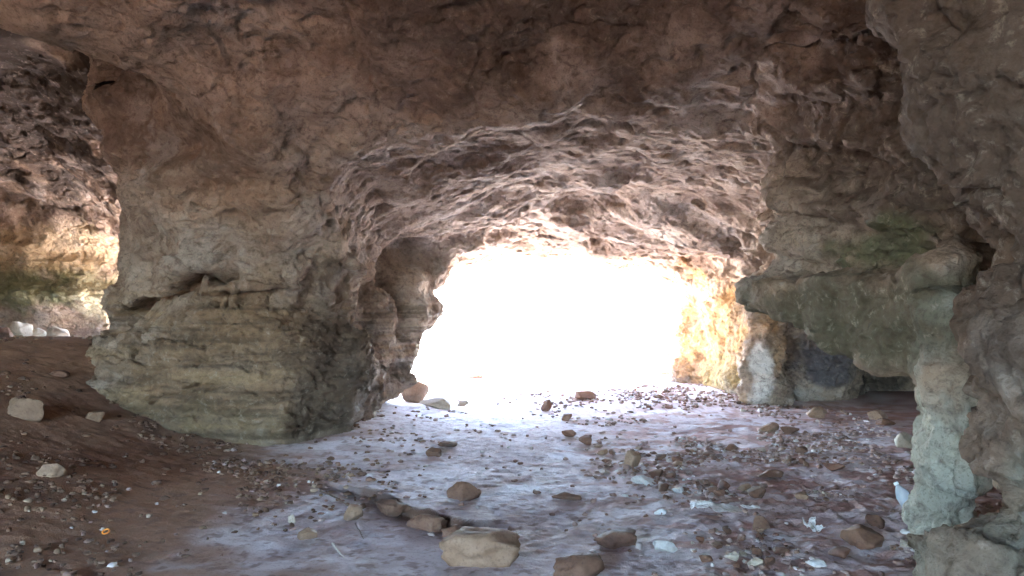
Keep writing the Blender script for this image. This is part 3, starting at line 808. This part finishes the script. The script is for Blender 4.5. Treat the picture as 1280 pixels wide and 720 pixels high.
peb = link('gravel', pebbles(), k.m); tag(peb, kind='stuff')
k = NT('earth_crumbs')
rr = k.new('ShaderNodeNewGeometry').outputs['Random Per Island']
k.set(k.b.inputs['Base Color'], k.ramp(rr, [(0, (.08, .042, .025)), (.6, (.16, .088, .05)), (.95, (.22, .14, .085)), (1, (.40, .31, .22))]))
k.b.inputs['Roughness'].default_value = .9
crumb = link('dirt', pebbles('dirt', True), k.m); tag(crumb, kind='stuff')
print('stones', round(time.time() - T0, 1))

# ------------------------------------------------------------------ litter
def lathe(name, prof_, seg=28, wob=0.0, seed=0):
    vs, fs = [], []
    n = len(prof_)
    for i, (r_, z_) in enumerate(prof_):
        for j in range(seg):
            a = 2 * math.pi * j / seg
            vs.append((r_ * math.cos(a), r_ * math.sin(a), z_))
    for i in range(n - 1):
        for j in range(seg):
            k2 = (j + 1) % seg
            fs.append((i * seg + j, i * seg + k2, (i + 1) * seg + k2, (i + 1) * seg + j))
    v = np.array(vs)
    if wob: v[:, :2] *= (1 + wob * fbm(v / .06, 3, seed))[:, None]
    return make_mesh(name, v, np.array(fs))
kp = simple('bottle_plastic', (.66, .74, .80), .25, **{'Transmission Weight': .5, 'IOR': 1.25})
kc = simple('cap_plastic', (.75, .78, .80), .45)
bp = [(0.001, .006), (.036, .0), (.046, .008), (.049, .03), (.049, .05), (.046, .056), (.049, .062), (.049, .09), (.046, .096), (.049, .102), (.049, .13), (.045, .136), (.049, .143),
      (.049, .185), (.046, .20), (.036, .228), (.022, .252), (.0145, .262), (.0145, .275)]
root = bpy.data.objects.new('bottle', None); COL.objects.link(root)
bx, by = foot(1144, 662)
root.location = (bx, by, gz(bx, by) + .03); root.rotation_euler = (math.radians(-30), math.radians(-13), .25); root.scale = (1.05, 1.05, 1.05)
tag(root, 'crumpled clear plastic bottle leaning on stones behind the narrow pale pillar', 'bottle')
link('bottle_body', lathe('bottle_body', bp, 28, .05, 3), kp.m, root)
link('cap', lathe('cap', [(.001, .288), (.014, .288), (.0165, .285), (.0165, .268), (.0148, .268)], 24), kc.m, root)

kw_ = simple('white_plastic', (.82, .84, .84), .4); kt = simple('tissue', (.85, .85, .83), .9)
def crumple(name, sx, sy, seed, amp, curl=0.0, n=46):
    """a thin crumpled sheet with two faces and an edge"""
    u, v = np.meshgrid(np.linspace(-.5, .5, n), np.linspace(-.5, .5, n), indexing='ij')
    p = np.stack([u.ravel() * sx, v.ravel() * sy, np.zeros(n * n)], 1)
    nz = fbm(p / (.45 * max(sx, sy)), 3, seed, .45, ridge=True)
    p[:, 2] = amp * nz + curl * sx * (u.ravel() ** 2 + v.ravel() ** 2)
    p[:, 0] += .5 * amp * fbm(p / (.35 * sx), 2, seed + 3); p[:, 1] += .5 * amp * fbm(p / (.35 * sx), 2, seed + 4)
    ed = 1 + .10 * fbm(np.stack([np.arctan2(v.ravel(), u.ravel()) * 1.4, u.ravel() * 0, v.ravel() * 0], 1), 3, seed + 8)
    p[:, :2] *= ed[:, None]
    i = np.arange(n * n).reshape(n, n)
    q_ = np.stack([i[:-1, :-1], i[1:, :-1], i[1:, 1:], i[:-1, 1:]], -1).reshape(-1, 4)
    lo = p - [0, 0, .003]
    rim = np.concatenate([i[0, :], i[1:, -1], i[-1, -2::-1], i[-2:0:-1, 0]])
    r2 = np.roll(rim, -1)
    side = np.stack([rim, r2, r2 + n * n, rim + n * n], 1)[:, ::-1]
    vv = np.concatenate([p, lo]); vv[:, 2] -= vv[:, 2].min()
    return make_mesh(name, vv, np.concatenate([q_, q_[:, ::-1] + n * n, side]))
def lay(name, me, mat, px, py, rz, label, cat, tilt=(0, 0), lift=.0):
    x, y = foot(px, py); o = link(name, me, mat)
    o.location = (x, y, gz(x, y) + lift); o.rotation_euler = (tilt[0], tilt[1], rz); tag(o, label, cat); return o
lay('plastic_scrap', crumple('plastic_scrap', .26, .12, 11, .010), M_SCRAP, 907, 641, .25, 'long torn white plastic scrap on the gravel, pointing at the dark egg-shaped rock', 'litter', (.25, .1), .02)
lay('plastic_scrap', crumple('plastic_scrap', .15, .12, 17, .012), M_SCRAP, 874, 637, -.5, 'short bunched white plastic scrap at the end of the long torn scrap', 'litter', (.2, -.15), .02)
lay('plastic_scrap', crumple('plastic_scrap', .14, .05, 23, .007), M_SCRAP, 936, 642, .1, 'thin white plastic strip between long torn scrap and dark upright rock', 'litter', (.15, 0), .015)
lay('tissue', crumple('tissue', .11, .11, 31, .020, .9), M_SCRAP, 1011, 662, .4, 'crumpled white tissue alone on the reddish gravel', 'litter', (.2, .1), .0)
ko = simple('orange_plastic', (.85, .30, .03), .4)
tor = []
ring_v, ring_f = [], []
for i in range(32):
    for j in range(10):
        a, b = 2 * math.pi * i / 32, 2 * math.pi * j / 10
        rr_ = .021 + .005 * math.cos(b)
        ring_v.append((rr_ * math.cos(a), rr_ * math.sin(a), .006 * math.sin(b) + .006))
        ring_f.append((i * 10 + j, ((i + 1) % 32) * 10 + j, ((i + 1) % 32) * 10 + (j + 1) % 10, i * 10 + (j + 1) % 10))
lay('plastic_ring', make_mesh('plastic_ring', np.array(ring_v), np.array(ring_f)), ko.m, 137, 663, 0, 'small orange plastic ring on the bare brown earth', 'ring', (.5, 0), .012)
def twig(pts, r0, label, mat):
    me_v, me_f = [], []
    ps = []
    for (a, b, lift) in pts:
        x, y = foot(a, b); ps.append(Vector((x, y, gz(x, y) + lift)))
    # refine with a little crookedness
    qs = []
    for a, b in zip(ps[:-1], ps[1:]):
        for t_ in np.linspace(0, 1, 6, endpoint=False): qs.append(a.lerp(b, t_) + Vector((random.uniform(-1, 1), random.uniform(-1, 1), random.uniform(0, 1))) * r0 * .8)
    qs.append(ps[-1])
    for i, p in enumerate(qs):
        d_ = (qs[min(i + 1, len(qs) - 1)] - qs[max(i - 1, 0)]).normalized()
        s1 = d_.cross(Vector((0, 0, 1))).normalized(); s2 = d_.cross(s1)
        r_ = r0 * (1 - .6 * i / len(qs))
        for j in range(7):
            a = 2 * math.pi * j / 7; me_v.append(p + (s1 * math.cos(a) + s2 * math.sin(a)) * r_)
    n = len(qs)
    for i in range(n - 1):
        for j in range(7):
            me_f.append((i * 7 + j, i * 7 + (j + 1) % 7, (i + 1) * 7 + (j + 1) % 7, (i + 1) * 7 + j))
    c = ps[0]
    o = link('twig', make_mesh('twig', np.array([v - c for v in me_v]), np.array(me_f)), mat); o.location = c
    tag(o, label, 'twig')
kb = simple('pale_wood', (.55, .50, .43), .8); kd = simple('dark_wood', (.10, .07, .05), .85)
twig([(418, 675, .012), (424, 684, .014), (432, 694, .010)], .008, 'short pale twig lying below the rounded tan rock', kb.m)
twig([(402, 612, .012), (420, 620, .02), (441, 630, .012)], .010, 'dark stick lying before the start of the broken crust edge', kd.m)
twig([(446, 652, .010), (452, 662, .012), (456, 670, .010)], .005, 'thin dark twig lying between the crust edge and the pale twig', kd.m)

# pale boulders in the light of the side chamber
for i, (px, Y_, w_, h_, lb) in enumerate([(28, 15.2, .42, .46, 'taller white jagged boulder in the light of the side chamber'), (48, 15.5, .46, .34, 'lower white boulder touching the taller jagged one in the side chamber'),
                                          (74, 15.3, .55, .42, 'blue-grey rounded boulder in the light of the side chamber'), (6, 15.6, .5, .3, 'dark boulder at the foot of mossy wall in side chamber')]):
    me = stone_mesh('boulder', (w_, w_ * .8, h_), 900 + i, cuts=16, rough=.08, lo=.4)
    o = link('boulder', me, (M_PALE, M_PALE, M_PALE, M_BROWN)[i]); x = (px - 640) / F * Y_
    o.location = (x, Y_, gz(x, Y_) - .03); tag(o, lb, 'boulder')

# outside: a flat shelf of rock and two dry shrubs on the sunlit ground
stone(585, 434, 62, 9, M_PALE, 'flat shelf of rock lying out on the sunlit ground', name='rock_shelf', seed=77, boxy=.6)
M_LEAF = simple('dry_leaves', (.20, .20, .10), .7).m; M_BARK = simple('bark', (.20, .15, .10), .9).m
def shrub(px, Y_, hgt, seed, label):
    r = np.random.default_rng(seed); x = (px - 640) / F * Y_
    root = bpy.data.objects.new('shrub', None); COL.objects.link(root); root.location = (x, Y_, gz(x, Y_) - .03); tag(root, label, 'shrub')
    sv, sf, lv, lf = [], [], [], []
    for b in range(16):
        a = r.uniform(0, 6.28); out = r.uniform(.2, .8) * hgt * .8; top = hgt * r.uniform(.55, 1)
        P_ = [np.array([0, 0, 0.]), np.array([math.cos(a) * out * .35, math.sin(a) * out * .35, top * .5]), np.array([math.cos(a) * out, math.sin(a) * out, top])]
        for i, p in enumerate(P_):
            rad = .022 * (1 - .4 * i)
            for j in range(5): sv.append(p + rad * np.array([math.cos(j * 1.2566), math.sin(j * 1.2566), 0]))
        o_ = b * 15
        for i in (0, 1):
            for j in range(5): sf.append((o_ + i * 5 + j, o_ + i * 5 + (j + 1) % 5, o_ + (i + 1) * 5 + (j + 1) % 5, o_ + (i + 1) * 5 + j))
        for l in range(60):
            t_ = r.uniform(.35, 1.05); c = P_[1] + (P_[2] - P_[1]) * t_ + r.normal(size=3) * .09 * hgt
            e1 = r.normal(size=3); e1 /= np.linalg.norm(e1); e2 = np.cross(e1, r.normal(size=3)); e2 /= np.linalg.norm(e2)
            q0 = len(lv); lv += [c - e1 * .05, c + e2 * .02, c + e1 * .05, c - e2 * .02]; lf.append((q0, q0 + 1, q0 + 2, q0 + 3))
    link('stems', make_mesh('stems', np.array(sv), np.array(sf)), M_BARK, root)
    link('leaves', make_mesh('leaves', np.array(lv), np.array(lf), False), M_LEAF, root)
shrub(795, 27, 1.0, 3, 'dry low shrub out in the glare in front of the mouth')
shrub(835, 22, 1.1, 4, 'dry shrub in the glare beside the ochre wall')

# ------------------------------------------------------------------ haze volume, added to imitate lens bloom
HAZE = 0.002
if HAZE:
    hb = 2600.0
    hv = np.array([(a * hb, b * hb, c) for c in (-2.0, 7.0) for a, b in ((-1, -1), (1, -1), (1, 1), (-1, 1))])
    hf = np.array([(3, 2, 1, 0), (4, 5, 6, 7), (0, 1, 5, 4), (1, 2, 6, 5), (2, 3, 7, 6), (3, 0, 4, 7)])
    hm = bpy.data.materials.new('bloom_veil'); hm.use_nodes = True
    hm.node_tree.nodes.remove(hm.node_tree.nodes['Principled BSDF'])
    pv = hm.node_tree.nodes.new('ShaderNodeVolumePrincipled'); pv.inputs['Color'].default_value = (.95, .95, .97, 1); pv.inputs['Density'].default_value = HAZE; pv.inputs['Anisotropy'].default_value = .6
    hm.node_tree.links.new(pv.outputs[0], hm.node_tree.nodes['Material Output'].inputs['Volume'])
    hz = link('haze', make_mesh('haze', hv, hf, False), hm); tag(hz, kind='stuff')

# ------------------------------------------------------------------ camera, sun and sky
cam = bpy.data.cameras.new('camera'); cam.sensor_width = 36; cam.lens = 36 * F / 1280
cam.clip_start = .05; cam.clip_end = 6000
co = bpy.data.objects.new('camera', cam); COL.objects.link(co)
co.location = (0, 0, EYE); co.rotation_euler = (math.radians(90) + math.atan((HOR - 360) / F), 0, 0)
S.camera = co
SUN_EL, SUN_AZ = 52, 28          # azimuth from +Y towards +X
w = bpy.data.worlds.new('World'); S.world = w; w.use_nodes = True
nt = w.node_tree; sky = nt.nodes.new('ShaderNodeTexSky'); sky.sky_type = 'NISHITA'; sky.sun_disc = False; sky.ozone_density = 3.0; sky.dust_density = .4
sky.sun_elevation = math.radians(SUN_EL); sky.sun_rotation = math.radians(SUN_AZ)
nt.links.new(sky.outputs[0], nt.nodes['Background'].inputs[0]); nt.nodes['Background'].inputs[1].default_value = .15
sl = bpy.data.lights.new('sun', 'SUN'); sl.energy = 4.0; sl.angle = math.radians(.5); sl.color = (1, .95, .86)
so = bpy.data.objects.new('sun', sl); COL.objects.link(so)
dirv = Vector((math.sin(math.radians(SUN_AZ)) * math.cos(math.radians(SUN_EL)), math.cos(math.radians(SUN_AZ)) * math.cos(math.radians(SUN_EL)), math.sin(math.radians(SUN_EL))))
so.rotation_euler = dirv.to_track_quat('Z', 'Y').to_euler(); so.location = dirv * 40
S.view_settings.view_transform = 'Standard'; S.view_settings.look = 'None'
S.view_settings.exposure = 5.65; S.view_settings.gamma = 1; S.view_settings.use_curve_mapping = False
S.render.engine = 'CYCLES'
S.cycles.use_denoising = True
S.cycles.max_bounces = 10; S.cycles.diffuse_bounces = 5; S.cycles.glossy_bounces = 4
S.cycles.sample_clamp_indirect = 6
print('done', round(time.time() - T0, 1))
